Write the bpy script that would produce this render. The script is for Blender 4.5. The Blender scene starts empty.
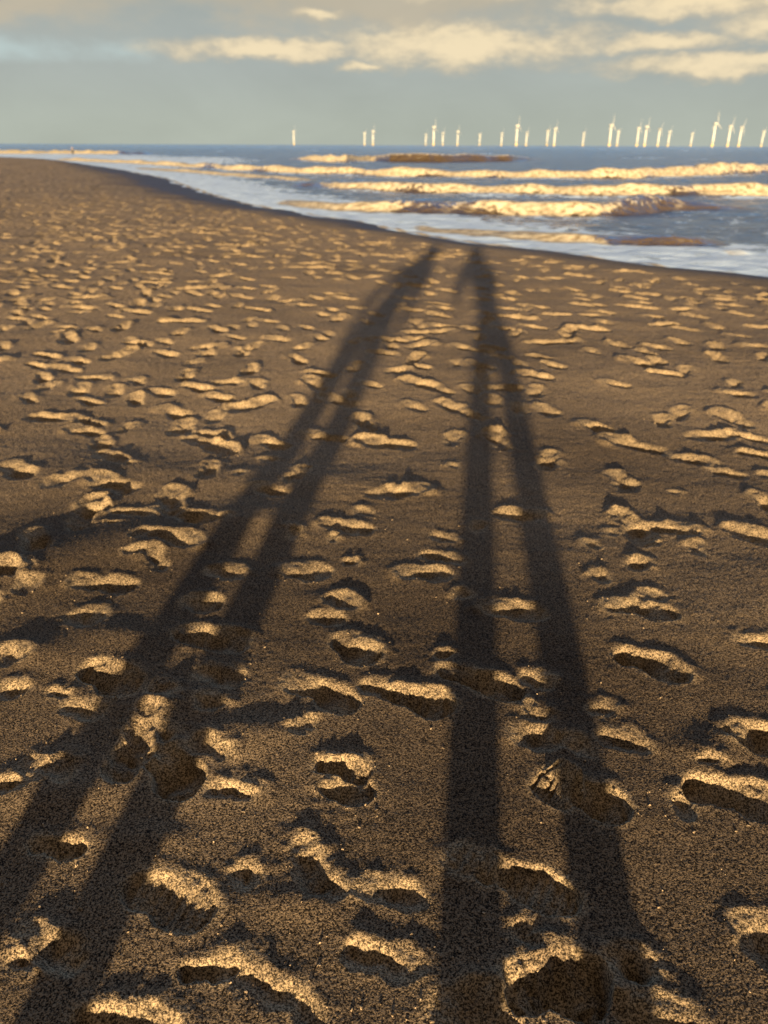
import bpy, bmesh, math, random
import numpy as np
from mathutils import Vector, Matrix

random.seed(7)
rng = np.random.default_rng(11)
S = bpy.context.scene
COL = S.collection
R = math.radians

# ------------------------------------------------------------------ camera
FPX = 769.0
CAM_H = 1.5
PITCH = math.atan(367.0 / FPX)
ROLL = R(-0.22)
cam_d = bpy.data.cameras.new("camera")
cam = bpy.data.objects.new("camera", cam_d)
COL.objects.link(cam)
CAM_ROT = Matrix.Rotation(R(90) - PITCH, 3, 'X') @ Matrix.Rotation(ROLL * -1, 3, 'Z')
cam.matrix_world = Matrix.Translation((0, 0, CAM_H)) @ CAM_ROT.to_4x4()
cam_d.sensor_fit = 'VERTICAL'
cam_d.sensor_height = 36.0
cam_d.lens = 36.0 * FPX / 1024.0
cam_d.clip_start = 0.01
cam_d.clip_end = 60000
cam_d.dof.use_dof = True
cam_d.dof.focus_distance = 1.8
cam_d.dof.aperture_fstop = (cam_d.lens / 1000.0) / 0.0074
S.camera = cam

# ------------------------------------------------------------------ light
SUN_EL = R(7.15)
SUN_AZ = R(6.1)                      # heading the light travels towards
AX = (math.sin(SUN_AZ), math.cos(SUN_AZ))          # along the shadows
LX = (math.cos(SUN_AZ), -math.sin(SUN_AZ))         # across the shadows, to the right

S.view_settings.view_transform = 'Standard'
S.view_settings.look = 'None'
S.view_settings.gamma = 1
S.view_settings.use_curve_mapping = False
S.view_settings.exposure = 2.15

sd = bpy.data.lights.new("sun", 'SUN')
sd.energy = 5.0
sd.angle = R(1.0)
sd.color = (1.0, 0.76, 0.43)
so = bpy.data.objects.new("sun", sd)
COL.objects.link(so)
so.rotation_euler = Vector((AX[0] * math.cos(SUN_EL), AX[1] * math.cos(SUN_EL), -math.sin(SUN_EL))).to_track_quat('-Z', 'Y').to_euler()
so.location = (-AX[0] * 20, -AX[1] * 20, 12)


class NT:
    """small helper to write node trees"""
    def __init__(self, tree):
        self.t = tree
        self.n = tree.nodes
        self.n.clear()

    def new(self, typ, **kw):
        nd = self.n.new(typ)
        for k, v in kw.items():
            setattr(nd, k, v)
        return nd

    def link(self, a, b):
        self.t.links.new(a, b)

    def put(self, sock, v):
        if isinstance(v, bpy.types.NodeSocket):
            self.link(v, sock)
        else:
            sock.default_value = v

    def m(self, op, a, b=0.0, c=0.0, clamp=False):
        nd = self.new('ShaderNodeMath', operation=op)
        nd.use_clamp = clamp
        self.put(nd.inputs[0], a)
        self.put(nd.inputs[1], b)
        self.put(nd.inputs[2], c)
        return nd.outputs[0]

    def ss(self, v, lo, hi):
        nd = self.new('ShaderNodeMapRange', interpolation_type='SMOOTHSTEP')
        self.put(nd.inputs['Value'], v)
        nd.inputs['From Min'].default_value = lo
        nd.inputs['From Max'].default_value = hi
        return nd.outputs['Result']

    def mix(self, f, a, b):
        nd = self.new('ShaderNodeMix', data_type='RGBA')
        self.put(nd.inputs[0], f)
        self.put(nd.inputs[6], a)
        self.put(nd.inputs[7], b)
        return nd.outputs[2]

    def noise(self, vec, scale, detail=2.0, rough=0.5, dist=0.0):
        nd = self.new('ShaderNodeTexNoise')
        if vec is not None:
            self.link(vec, nd.inputs['Vector'])
        nd.inputs['Scale'].default_value = scale
        nd.inputs['Detail'].default_value = detail
        nd.inputs['Roughness'].default_value = rough
        nd.inputs['Distortion'].default_value = dist
        return nd.outputs['Fac']

    def vscale(self, vec, s):
        nd = self.new('ShaderNodeVectorMath', operation='MULTIPLY')
        self.link(vec, nd.inputs[0])
        nd.inputs[1].default_value = s
        return nd.outputs[0]

    def attr(self, name):
        return self.new('ShaderNodeAttribute', attribute_name=name).outputs['Fac']


# ------------------------------------------------------------------ sky
W = bpy.data.worlds.new("World")
S.world = W
W.use_nodes = True
t = NT(W.node_tree)
sky = t.new('ShaderNodeTexSky', sky_type='NISHITA')
sky.sun_disc = False
sky.sun_elevation = SUN_EL
sky.sun_rotation = SUN_AZ + math.pi
sky.air_density = 1.0
sky.dust_density = 0.3
sky.ozone_density = 3.6
bg_sky = t.new('ShaderNodeBackground')
t.link(sky.outputs[0], bg_sky.inputs['Color'])
bg_sky.inputs['Strength'].default_value = 0.13
tc = t.new('ShaderNodeTexCoord')
gen = tc.outputs['Generated']
sp = t.new('ShaderNodeSeparateXYZ')
t.link(gen, sp.inputs[0])
el = t.m('MULTIPLY', t.m('ARCSINE', sp.outputs[2]), 57.2958)
az = t.m('MULTIPLY', t.m('ARCTAN2', sp.outputs[0], sp.outputs[1]), 57.2958)
# direction as (azimuth, elevation) so the cloud banks lie flat above the horizon
cv = t.new('ShaderNodeCombineXYZ')
t.link(az, cv.inputs[0])
t.link(t.m('MULTIPLY', el, 2.2), cv.inputs[1])
vec = cv.outputs[0]
n_big = t.noise(vec, 0.085, 5, 0.55, 0.3)
n_med = t.noise(vec, 0.28, 5, 0.52, 0.1)
n_fine = t.noise(vec, 0.9, 4, 0.6)
# cumulus banks: azimuth, elevation, half width, half height (degrees)
BANKS = [(5.0, 5.75, 12.5, 1.75), (-7.5, 5.45, 8.0, 0.85), (17.5, 5.7, 6.0, 0.85), (20.5, 4.45, 8.5, 0.9), (18.0, 7.7, 9.0, 1.1), (25.0, 6.3, 7.0, 1.1),
         (-4.0, 7.4, 2.2, 0.5), (-1.4, 4.5, 2.8, 0.45), (33, 5.2, 6, 1.2), (-38, 6, 8, 1.2), (6.0, 8.8, 12, 0.9), (-20, 8.8, 12, 0.9)]
waz = t.m('ADD', az, t.m('MULTIPLY', t.m('SUBTRACT', t.noise(vec, 0.16, 3, 0.5), 0.5), 7.0))
wel = t.m('ADD', el, t.m('MULTIPLY', t.m('SUBTRACT', t.noise(vec, 0.33, 5, 0.55), 0.5), 1.9))
best = None
for a0, e0, wa, we in BANKS:
    dx = t.m('DIVIDE', t.m('SUBTRACT', waz, a0), wa)
    dy = t.m('DIVIDE', t.m('SUBTRACT', wel, e0), we)
    v = t.m('SUBTRACT', 1.0, t.m('SQRT', t.m('ADD', t.m('MULTIPLY', dx, dx), t.m('MULTIPLY', dy, dy))))
    best = v if best is None else t.m('MAXIMUM', best, v)
bank = t.m('ADD', t.m('MULTIPLY', best, 1.7), t.m('MULTIPLY', t.m('SUBTRACT', n_med, 0.5), 1.0))
bank = t.m('ADD', bank, t.m('MULTIPLY', t.m('SUBTRACT', n_fine, 0.5), 0.5))
bank_m = t.ss(bank, -0.10, 1.05)
# stratus veil: thick grey sheet low and high, thinner blue-green gap at 3-6 degrees on the left
veil_col = t.mix(t.ss(el, 0.3, 5.5), (0.195, 0.212, 0.182, 1), (0.180, 0.198, 0.188, 1))
strat = t.ss(t.m('ADD', n_big, t.m('MULTIPLY', t.m('SUBTRACT', el, 6.6), 0.11)), 0.42, 0.66)
veil_col = t.mix(strat, veil_col, (0.230, 0.207, 0.160, 1))
gap = t.m('SUBTRACT', 1.0, t.m('SQRT', t.m('ADD', t.m('POWER', t.m('DIVIDE', t.m('ADD', az, 26.0), 15.0), 2.0), t.m('POWER', t.m('DIVIDE', t.m('SUBTRACT', el, 5.1), 1.0), 2.0))))
gap_m = t.m('MULTIPLY', t.ss(t.m('ADD', gap, t.m('MULTIPLY', t.m('SUBTRACT', n_med, 0.5), 1.6)), 0.0, 1.0), 0.75)
veil_col = t.mix(gap_m, veil_col, (0.235, 0.285, 0.280, 1))
mott = t.m('ADD', 0.82, t.m('MULTIPLY', n_big, 0.36))
cm = t.new('ShaderNodeVectorMath', operation='SCALE')
t.link(veil_col, cm.inputs[0])
t.link(mott, cm.inputs['Scale'])
bank_col = t.mix(t.ss(t.m('ADD', bank, t.m('MULTIPLY', t.m('SUBTRACT', n_fine, 0.5), 1.0)), 0.1, 1.5), (0.25, 0.22, 0.165, 1), (0.44, 0.36, 0.23, 1))
low_col = t.mix(t.m('MULTIPLY', bank_m, 0.85), cm.outputs[0], bank_col)
bg_cl = t.new('ShaderNodeBackground')
t.link(low_col, bg_cl.inputs['Color'])
bg_cl.inputs['Strength'].default_value = 0.50
# clouds thin out overhead and the blue sky shows
cover = t.m('SUBTRACT', 1.0, t.ss(t.m('ADD', el, t.m('MULTIPLY', t.m('SUBTRACT', n_big, 0.5), 6.0)), 9.5, 15.0))
# unseen warm cloud sheet behind the camera, added to take blue out of shadows
bg_warm = t.new('ShaderNodeBackground')
warm_n = t.mix(t.noise(gen, 2.4, 5, 0.6), (0.02, 0.018, 0.015, 1), (0.15, 0.11, 0.07, 1))
t.link(warm_n, bg_warm.inputs['Color'])
bg_warm.inputs['Strength'].default_value = 1.0
zenith_dim = t.new('ShaderNodeBackground')  # unseen dark cloud overhead, added to cut the sky light on the sand
t.link(t.mix(t.noise(gen, 3.0, 5, 0.6), (0.012, 0.012, 0.012, 1), (0.075, 0.068, 0.058, 1)), zenith_dim.inputs['Color'])
mxd = t.new('ShaderNodeMixShader')
t.link(t.ss(t.m('ADD', el, t.m('MULTIPLY', t.m('SUBTRACT', t.noise(gen, 2.0, 4, 0.6), 0.5), 18.0)), 30.0, 46.0), mxd.inputs[0])
t.link(bg_sky.outputs[0], mxd.inputs[1])
t.link(zenith_dim.outputs[0], mxd.inputs[2])
rear = t.ss(t.m('ADD', sp.outputs[1], t.m('MULTIPLY', t.m('SUBTRACT', n_big, 0.5), 0.3)), 0.30, -0.30)
mx0 = t.new('ShaderNodeMixShader')
t.link(rear, mx0.inputs[0])
t.link(mxd.outputs[0], mx0.inputs[1])
t.link(bg_warm.outputs[0], mx0.inputs[2])
mx = t.new('ShaderNodeMixShader')
t.link(cover, mx.inputs[0])
t.link(mx0.outputs[0], mx.inputs[1])
t.link(bg_cl.outputs[0], mx.inputs[2])
wo = t.new('ShaderNodeOutputWorld')
t.link(mx.outputs[0], wo.inputs[0])

# ------------------------------------------------------------------ pixel -> place
CR = np.array(CAM_ROT)


def ray(px, py):
    d = CR @ np.array([px - 384.0, 512.0 - py, -FPX])
    return d


def gp(px, py, z=0.0):
    """the point of the level plane z seen at photograph position (px, py)"""
    d = ray(px, py)
    k = (z - CAM_H) / d[2]
    return np.array([d[0] * k, d[1] * k])


# ------------------------------------------------------------------ noise
def _h(ix, iy, seed):
    n = (ix.astype(np.int64) * 374761393 + iy.astype(np.int64) * 668265263 + seed * 1442695041) & 0xFFFFFFFF
    n = ((n ^ (n >> 13)) * 1274126177) & 0xFFFFFFFF
    return (n ^ (n >> 16)) & 0xFFFFFFFF


def perlin(x, y, seed=0):
    x0 = np.floor(x)
    y0 = np.floor(y)
    fx = (x - x0).astype(np.float32)
    fy = (y - y0).astype(np.float32)
    ix = x0.astype(np.int64)
    iy = y0.astype(np.int64)
    u = fx * fx * fx * (fx * (fx * 6 - 15) + 10)
    v = fy * fy * fy * (fy * (fy * 6 - 15) + 10)

    def g(dx, dy):
        a = _h(ix + dx, iy + dy, seed).astype(np.float32) * np.float32(2 * math.pi / 4294967296.0)
        return np.cos(a) * (fx - dx) + np.sin(a) * (fy - dy)
    a = g(0, 0)
    b = g(1, 0)
    c = g(0, 1)
    d = g(1, 1)
    return ((a + (b - a) * u) * (1 - v) + (c + (d - c) * u) * v) * 1.45


def fbm(x, y, seed, octs, gain=0.5):
    s = 0
    amp = 1.0
    for k in range(octs):
        s = s + amp * perlin(x * 2 ** k, y * 2 ** k, seed + k * 17)
        amp *= gain
    return s


def sst(x, a, b):
    k = np.clip((x - a) / (b - a), 0, 1)
    return k * k * (3 - 2 * k)


# ------------------------------------------------------------------ materials
def mat(name):
    m = bpy.data.materials.new(name)
    m.use_nodes = True
    return m, NT(m.node_tree)


def plain(name, col, rough=0.6, metal=0.0, bump=0.0, scale=40.0):
    m, t = mat(name)
    b = t.new('ShaderNodeBsdfPrincipled')
    o = t.new('ShaderNodeOutputMaterial')
    t.link(b.outputs[0], o.inputs[0])
    tcn = t.new('ShaderNodeTexCoord')
    nz = t.noise(tcn.outputs['Object'], scale, 4, 0.6)
    c2 = tuple(c * 0.75 for c in col)
    t.link(t.mix(nz, c2 + (1,), tuple(col) + (1,)), b.inputs['Base Color'])
    b.inputs['Roughness'].default_value = rough
    b.inputs['Metallic'].default_value = metal
    if bump:
        bp = t.new('ShaderNodeBump')
        bp.inputs['Strength'].default_value = bump
        bp.inputs['Distance'].default_value = 0.01
        t.link(nz, bp.inputs['Height'])
        t.link(bp.outputs[0], b.inputs['Normal'])
    return m


# sand: mixed pale, brown and near-black grains; darker and glossier where wet
M_SAND, t = mat("sand")
b = t.new('ShaderNodeBsdfPrincipled')
o = t.new('ShaderNodeOutputMaterial')
t.link(b.outputs[0], o.inputs[0])
geo = t.new('ShaderNodeNewGeometry')
pos = geo.outputs['Position']
grain = t.noise(pos, 300.0, 2.0, 0.7)
grain2 = t.noise(pos, 170.0, 1.0, 0.5)
patch = t.noise(pos, 0.9, 4, 0.6)
patch2 = t.noise(pos, 7.0, 4, 0.6)
gv = t.ss(t.m('ADD', t.m('MULTIPLY', grain, 0.65), t.m('MULTIPLY', grain2, 0.35)), 0.41, 0.61)
c = t.mix(gv, (0.010, 0.0075, 0.006, 1), (0.37, 0.268, 0.172, 1))
ls = t.attr('loose_light')
c = t.mix(t.m('MULTIPLY', ls, 0.30), c, t.mix(gv, (0.13, 0.095, 0.058, 1), (0.64, 0.48, 0.285, 1)))  # paler sand colour in the prints, painted in to boost their sunlit look
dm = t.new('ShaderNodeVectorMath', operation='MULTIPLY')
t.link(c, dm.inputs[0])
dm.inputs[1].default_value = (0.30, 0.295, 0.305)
c = t.mix(t.m('MULTIPLY', t.attr('fore_shade'), t.m('SUBTRACT', 1.0, t.m('MULTIPLY', ls, 0.45))), c, dm.outputs[0])  # sand colour darkened by the painted foreground shade, less inside prints
wet = t.attr('wet')
wetn = t.m('MULTIPLY', wet, t.m('ADD', 0.75, t.m('MULTIPLY', patch2, 0.5)), clamp=True)
dark = t.new('ShaderNodeVectorMath', operation='MULTIPLY')
t.link(c, dark.inputs[0])
dark.inputs[1].default_value = (0.24, 0.18, 0.13)
t.link(t.mix(wetn, c, dark.outputs[0]), b.inputs['Base Color'])
t.link(t.m('SUBTRACT', 0.92, t.m('MULTIPLY', wetn, 0.3)), b.inputs['Roughness'])
b.inputs['Specular IOR Level'].default_value = 0.08
bp = t.new('ShaderNodeBump')
bp.inputs['Strength'].default_value = 0.8
bp.inputs['Distance'].default_value = 0.0026
t.link(t.m('ADD', t.m('MULTIPLY', grain, 0.8), t.m('MULTIPLY', grain2, 0.8)), bp.inputs['Height'])
t.link(bp.outputs[0], b.inputs['Normal'])

# sea: silty brown water under a sky reflection, with foam where the waves have broken
M_SEA, t = mat("sea_water")
o = t.new('ShaderNodeOutputMaterial')
geo = t.new('ShaderNodeNewGeometry')
pos = geo.outputs['Position']
wb = t.new('ShaderNodeBsdfPrincipled')
silt = t.attr('silt')
t.link(t.mix(silt, (0.012, 0.026, 0.055, 1), (0.050, 0.033, 0.018, 1)), wb.inputs['Base Color'])
wb.inputs['Roughness'].default_value = 0.16
wb.inputs['IOR'].default_value = 1.33
stretch = t.vscale(pos, (0.45, 1.0, 1.0))
w1 = t.noise(stretch, 2.2, 5, 0.62)
w2 = t.noise(stretch, 0.22, 4, 0.6)
bp = t.new('ShaderNodeBump')
bp.inputs['Strength'].default_value = 1.0
bp.inputs['Distance'].default_value = 0.34
t.link(t.m('ADD', w1, t.m('MULTIPLY', w2, 2.5)), bp.inputs['Height'])
t.link(bp.outputs[0], wb.inputs['Normal'])
fb = t.new('ShaderNodeBsdfPrincipled')
f1 = t.noise(pos, 5.0, 5, 0.65)
fb.inputs['Roughness'].default_value = 0.7
fb.inputs['Specular IOR Level'].default_value = 0.1
foam = t.attr('foam')
beige = t.mix(t.ss(f1, 0.32, 0.62), (0.13, 0.095, 0.055, 1), (0.38, 0.33, 0.25, 1))
t.link(t.mix(t.ss(t.m('MAXIMUM', foam, t.attr('silt')), 0.15, 0.6), (0.40, 0.54, 0.78, 1), beige), fb.inputs['Base Color'])  # blue sky light painted into the colour of the flat wash foam
bp2 = t.new('ShaderNodeBump')
bp2.inputs['Strength'].default_value = 0.5
bp2.inputs['Distance'].default_value = 0.08
t.link(f1, bp2.inputs['Height'])
t.link(bp2.outputs[0], fb.inputs['Normal'])
lace = t.attr('lace')
lv = t.new('ShaderNodeTexVoronoi', feature='DISTANCE_TO_EDGE')
warp = t.new('ShaderNodeVectorMath', operation='ADD')
nw = t.new('ShaderNodeTexNoise')
nw.inputs['Scale'].default_value = 1.6
nw.inputs['Detail'].default_value = 4
t.link(pos, nw.inputs['Vector'])
t.link(pos, warp.inputs[0])
t.link(t.vscale(nw.outputs['Color'], (1.2, 1.2, 0)), warp.inputs[1])
t.link(warp.outputs[0], lv.inputs['Vector'])
lv.inputs['Scale'].default_value = 1.5
web = t.m('SUBTRACT', 1.0, t.ss(lv.outputs['Distance'], 0.02, 0.30))
f2 = t.noise(pos, 1.3, 5, 0.62)
lacem = t.ss(t.m('ADD', t.m('ADD', t.m('MULTIPLY', web, 0.35), t.m('MULTIPLY', f2, 0.7)), t.m('SUBTRACT', t.m('MULTIPLY', lace, 1.1), 0.85)), 0.05, 0.35)
foamm = t.m('MULTIPLY', t.ss(t.m('ADD', foam, t.m('MULTIPLY', t.m('SUBTRACT', f1, 0.5), 1.5)), 0.30, 0.60), t.ss(foam, 0.03, 0.25))
mf = t.m('MAXIMUM', t.m('MULTIPLY', lacem, t.ss(lace, 0.0, 0.15)), foamm)
mx = t.new('ShaderNodeMixShader')
t.link(mf, mx.inputs[0])
t.link(wb.outputs[0], mx.inputs[1])
t.link(fb.outputs[0], mx.inputs[2])
t.link(mx.outputs[0], o.inputs[0])

M_WHITE = plain("turbine_paint", (0.40, 0.395, 0.365), 0.45, scale=0.05)
M_YELLOW = plain("yellow_paint", (0.70, 0.52, 0.22), 0.5, scale=0.1)


# ------------------------------------------------------------------ shoreline and the lie of the beach
SEA_Z = -0.25
shore_px = [(0, 158), (50, 160), (75, 163), (100, 166.5), (125, 170.5), (165, 178), (190, 187), (217, 196), (250, 204.5), (300, 213.5),
            (350, 220.5), (384, 227), (434, 236.5), (484, 243.5), (534, 250), (584, 256.5), (634, 262.5), (684, 269.5), (734, 274.5), (768, 278)]
SH = np.array([gp(x, y, SEA_Z) for x, y in shore_px])
first = SH[0] + (SH[0] - SH[2]) / np.linalg.norm(SH[0] - SH[2]) * np.array([[3000.0], [150.0]]) if False else None
d0 = (SH[0] - SH[3]) / np.linalg.norm(SH[0] - SH[3])
d1 = np.array([0.93, -0.30])
SH = np.vstack([SH[0] + d0 * 9000, SH[0] + d0 * 60, SH, SH[-1] + d1 * 12, SH[-1] + d1 * 9000])


def shore_dist(x, y):
    """signed distance to the water line, positive on land"""
    best = np.full(x.shape, 1e12, np.float32)
    for (ax, ay), (bx, by) in zip(SH[:-1], SH[1:]):
        ex, ey = bx - ax, by - ay
        k = np.clip(((x - ax) * ex + (y - ay) * ey) / (ex * ex + ey * ey), 0, 1)
        q = (x - ax - k * ex) ** 2 + (y - ay - k * ey) ** 2
        best = np.minimum(best, q)
    order = np.argsort(SH[:, 0])
    ys = np.interp(x, SH[order, 0], SH[order, 1])
    return np.where(y < ys, 1.0, -1.0) * np.sqrt(best)


def beach_profile(s):
    wob = s
    z = np.where(s > 0, SEA_Z + (-SEA_Z) * (1 - np.exp(-np.clip(s, 0, None) / 1.9)) , SEA_Z + np.clip(s, -40, 0) * 0.06)
    return z


# ------------------------------------------------------------------ the sand sheet
def polar(thetas, radii, closed):
    T, Q = np.meshgrid(thetas, radii)
    x = (Q * np.sin(T)).astype(np.float64)
    y = (Q * np.cos(T)).astype(np.float64)
    return x, y


def grid_mesh(name, X, Y, Z, closed, material, attrs, keep=None, centre=None, parent=None):
    nr, nt = X.shape
    co = np.stack([X.ravel(), Y.ravel(), Z.ravel()], 1).astype(np.float32)
    i = np.arange(nr - 1)[:, None]
    j = np.arange(nt if closed else nt - 1)[None, :]
    j2 = (j + 1) % nt
    a = i * nt + j
    bq = i * nt + j2
    cq = (i + 1) * nt + j2
    dq = (i + 1) * nt + j
    F = np.stack([a, dq, cq, bq], -1).reshape(-1, 4)
    if keep is not None:
        kv = keep.ravel()
        F = F[kv[F].any(1)]
        used = np.zeros(len(co), bool)
        used[F.ravel()] = True
        idx = np.cumsum(used) - 1
        co = co[used]
        F = idx[F]
        attrs = {k: v.ravel()[used] for k, v in attrs.items()}
    me = bpy.data.meshes.new(name)
    me.vertices.add(len(co))
    me.vertices.foreach_set('co', co.ravel())
    n = len(F)
    me.loops.add(n * 4)
    me.loops.foreach_set('vertex_index', F.ravel().astype(np.int32))
    me.polygons.add(n)
    me.polygons.foreach_set('loop_start', np.arange(n, dtype=np.int32) * 4)
    me.polygons.foreach_set('loop_total', np.full(n, 4, np.int32))
    me.polygons.foreach_set('use_smooth', np.ones(n, bool))
    me.update(calc_edges=True)
    for k, v in attrs.items():
        at = me.attributes.new(k, 'FLOAT', 'POINT')
        at.data.foreach_set('value', v.ravel().astype(np.float32))
    me.materials.append(material)
    ob = bpy.data.objects.new(name, me)
    COL.objects.link(ob)
    return ob


def geom(a, b_, ratio):
    n = max(2, int(math.log(b_ / a) / math.log(1 + ratio)))
    return np.exp(np.linspace(math.log(a), math.log(b_), n, endpoint=False))


dense = np.arange(R(-50), R(50), 0.0021)
right = dense[-1] + np.cumsum(np.linspace(0.004, 0.08, 60))
right = right[right < math.pi - 0.03]
left = dense[0] - np.cumsum(np.linspace(0.004, 0.08, 60))
left = left[left > -math.pi + 0.03][::-1]
TH = np.concatenate([left, dense, right])
RR = np.concatenate([[0.002], geom(0.05, 0.7, 0.012), geom(0.7, 28, 0.0034), geom(28, 130, 0.006), geom(130, 25000, 0.06)])
X, Y = polar(TH, RR, True)
SD = shore_dist(X, Y)

SAND_NOISE = {}
BROAD = 0.75 + 0.9 * sst(np.hypot(X, Y), 12, 42) * (1 - sst(np.hypot(X, Y), 62, 100))
SE = SD / BROAD
Z = beach_profile(SE + 0.35 / BROAD ** 1.5 * perlin(X / 2.5, Y / 2.5, 91)).astype(np.float64)
land = sst(SE, 1.3, 3.0)
near = 1.0 - sst(np.hypot(X, Y), 150, 260)
# low hummocks; the low sun makes every one of them throw a long shade
Z += land * near * (0.028 * perlin(X / 3.4 + 5.2, Y / 3.0, 3) + 0.010 * perlin(X / 1.15, Y / 0.95, 4))
RAD = np.hypot(X, Y)
Z += land * near * sst(RAD, 5, 18) * (0.017 * perlin(X / 0.6, Y / 0.45, 6) + 0.008 * perlin(X / 0.3, Y / 0.22, 8))
Z += land * near * sst(RAD, 30, 70) * 0.040 * perlin(X / 1.7, Y / 1.3, 9)
Z += land * near * (0.0060 * perlin(X / 0.42, Y / 0.36, 5))
# a broad ridge that crosses on the left
for (x0, y0), (x1, y1), hgt, wid in [(gp(-60, 585), gp(250, 520), 0.030, 0.22), (gp(60, 470), gp(330, 480), 0.015, 0.2)]:
    ex, ey = x1 - x0, y1 - y0
    k = np.clip(((X - x0) * ex + (Y - y0) * ey) / (ex * ex + ey * ey), 0, 1)
    q = np.hypot(X - x0 - k * ex, Y - y0 - k * ey)
    Z += hgt * np.exp(-(q / wid) ** 2)

for mx_, my_, hg, wx_, wy_ in [(185, 705, .026, .16, .08), (60, 795, .022, .16, .07), (245, 735, .026, .12, .07), (25, 655, .028, .18, .08),
                               (335, 603, .020, .12, .06), (705, 748, .024, .10, .06), (120, 640, .024, .2, .09), (150, 840, .016, .10, .05), (300, 905, .014, .10, .05)]:
    mc = gp(mx_, my_)
    q = ((X - mc[0]) / wx_) ** 2 + ((Y - mc[1]) / wy_) ** 2
    q = q * (1 + 0.5 * perlin(X / 0.16 + mx_, Y / 0.16, 44))
    Z += 0.62 * hg * np.exp(-np.clip(q, 0, 30))
PRINT_LIGHT = np.zeros_like(Z)  # mask of prints whose colour carries painted sunlight
TRAMPLE = np.zeros_like(Z)          # where the sand is crumbled by feet


def sector(cx, cy, rad):
    """the block of the sheet within rad of (cx, cy)"""
    rc = math.hypot(cx, cy)
    i0 = np.searchsorted(RR, max(rc - rad, 0))
    i1 = np.searchsorted(RR, rc + rad)
    if rc <= rad * 1.05:
        return slice(i0, i1), slice(0, len(TH))
    a = math.atan2(cx, cy)
    w = math.asin(min(1, rad / rc))
    return slice(i0, i1), slice(np.searchsorted(TH, a - w), np.searchsorted(TH, a + w))


def footprint(cx, cy, heading, length, width, depth, rim, soft=0.012, crisp=True, seed=0, tread=0.0, push=0.0, rough=0.010, ramp=0.8):
    rad = length * 0.5 + 0.14
    si, sj = sector(cx, cy, rad)
    x = X[si, sj] - cx
    y = Y[si, sj] - cy
    if x.size == 0:
        return
    gx, gy = X[si, sj], Y[si, sj]
    wamp = 0.012 if not crisp else 0.005
    x = x + wamp * perlin(gx * 9, gy * 9, seed + 1) + 0.35 * wamp * perlin(gx * 27, gy * 27, seed + 2)
    y = y + wamp * perlin(gx * 9 + 40, gy * 9, seed + 3) + 0.35 * wamp * perlin(gx * 27, gy * 27 + 9, seed + 4)
    ca, sa = math.cos(heading), math.sin(heading)
    u = x * ca + y * sa
    v = -x * sa + y * ca
    wx = rough * fbm(gx * 14, gy * 14, seed, 3, 0.5)
    hl, hw = length / 2, width / 2
    d = np.full(x.shape, 9.0)
    for k, (f, r, off) in enumerate([(-1, .74, 0), (-.5, .74, .03), (-.1, .66, .06), (.25, .84, .04), (.55, 1.0, 0), (.8, .93, -.03), (1, .78, -.06)]):
        rr_ = hw * r
        d = np.minimum(d, np.hypot(u - f * (hl - hw * .78), v - off * hw * 2) - rr_)
    d = d + wx
    inside = sst(-d, -soft, soft)
    tt = np.clip(u / hl, -1, 1)
    he = math.hypot(hl * (ca * AX[0] + sa * AX[1]), hw * (-sa * AX[0] + ca * AX[1]))
    tilt = 0.6 * math.sin(seed * 12.9898)
    px_ = AX[0] * math.cos(tilt) - AX[1] * math.sin(tilt)
    py_ = AX[0] * math.sin(tilt) + AX[1] * math.cos(tilt)
    p = np.clip((x * px_ + y * py_) / he + 0.3 * perlin(gx * 11, gy * 11, seed + 6), -1.3, 1.3)
    floor = -depth * ((0.80 + 0.20 * np.cos(tt * 5.2) + push * tt) * (1 - ramp * (sst(p, -0.35, 0.95) if ramp < 2.2 else (0.5 + 0.5 * p))))
    if not crisp:
        floor = floor * (0.55 + 0.45 * np.clip(-d / (hw * 0.7), 0, 1))
        inside = sst(-d, -soft * 1.6, soft)
    floor = floor + 0.12 * depth * perlin(gx * 30, gy * 26, seed + 7) + 0.06 * depth * perlin(gx * 75, gy * 70, seed + 8)
    if tread:
        floor = floor + tread * np.sign(np.sin(u * 2 * math.pi / 0.028)) * sst(-d, 0.008, 0.016)
    ang = np.arctan2(v, u)
    rv = 0.55 + 0.75 * perlin(np.cos(ang) * 1.3 + seed * 1.7, np.sin(ang) * 1.3, seed + 5) + 0.25
    ring = rim * np.clip(rv, 0, 2) * np.exp(-((d - 0.012) / 0.026) ** 2) * (0.12 + 0.88 * sst(p, -0.3, 0.9)) * (1 + 0.25 * perlin(gx * 40, gy * 40, seed + 9))
    # sand thrown back behind the toe-off
    ring = ring + rim * 0.8 * push * np.exp(-((u + hl * 0.95) ** 2 + v ** 2) / 0.06 ** 2)
    z = Z[si, sj]
    Z[si, sj] = z * 1.0 * (1 - inside) + (z * 0.9 + floor) * inside + ring * (1 - inside * 0.8)
    PRINT_LIGHT[si, sj] = np.maximum(PRINT_LIGHT[si, sj], 1 - sst(d, 0.004, 0.03))
    TRAMPLE[si, sj] = np.maximum(TRAMPLE[si, sj], np.exp(-np.clip(d - 0.01, 0, None) / 0.07))


# trails and scattered prints
density_y = []
count = 0
prints = []
for q in range(80000):
    rr_ = 0.9 + 105 * rng.random() ** 0.85
    th = rng.uniform(-0.92, 0.92)
    x, y = rr_ * math.sin(th), rr_ * math.cos(th)
    prints.append((x, y, rng.random(), rng.random(), rng.random(), rng.random(), rng.random()))
P = np.array(prints)
sd_p = shore_dist(P[:, 0], P[:, 1])
clump = fbm(P[:, 0] / 2.6, P[:, 1] / 3.4, 40, 2)
rp = np.hypot(P[:, 0], P[:, 1])
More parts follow.
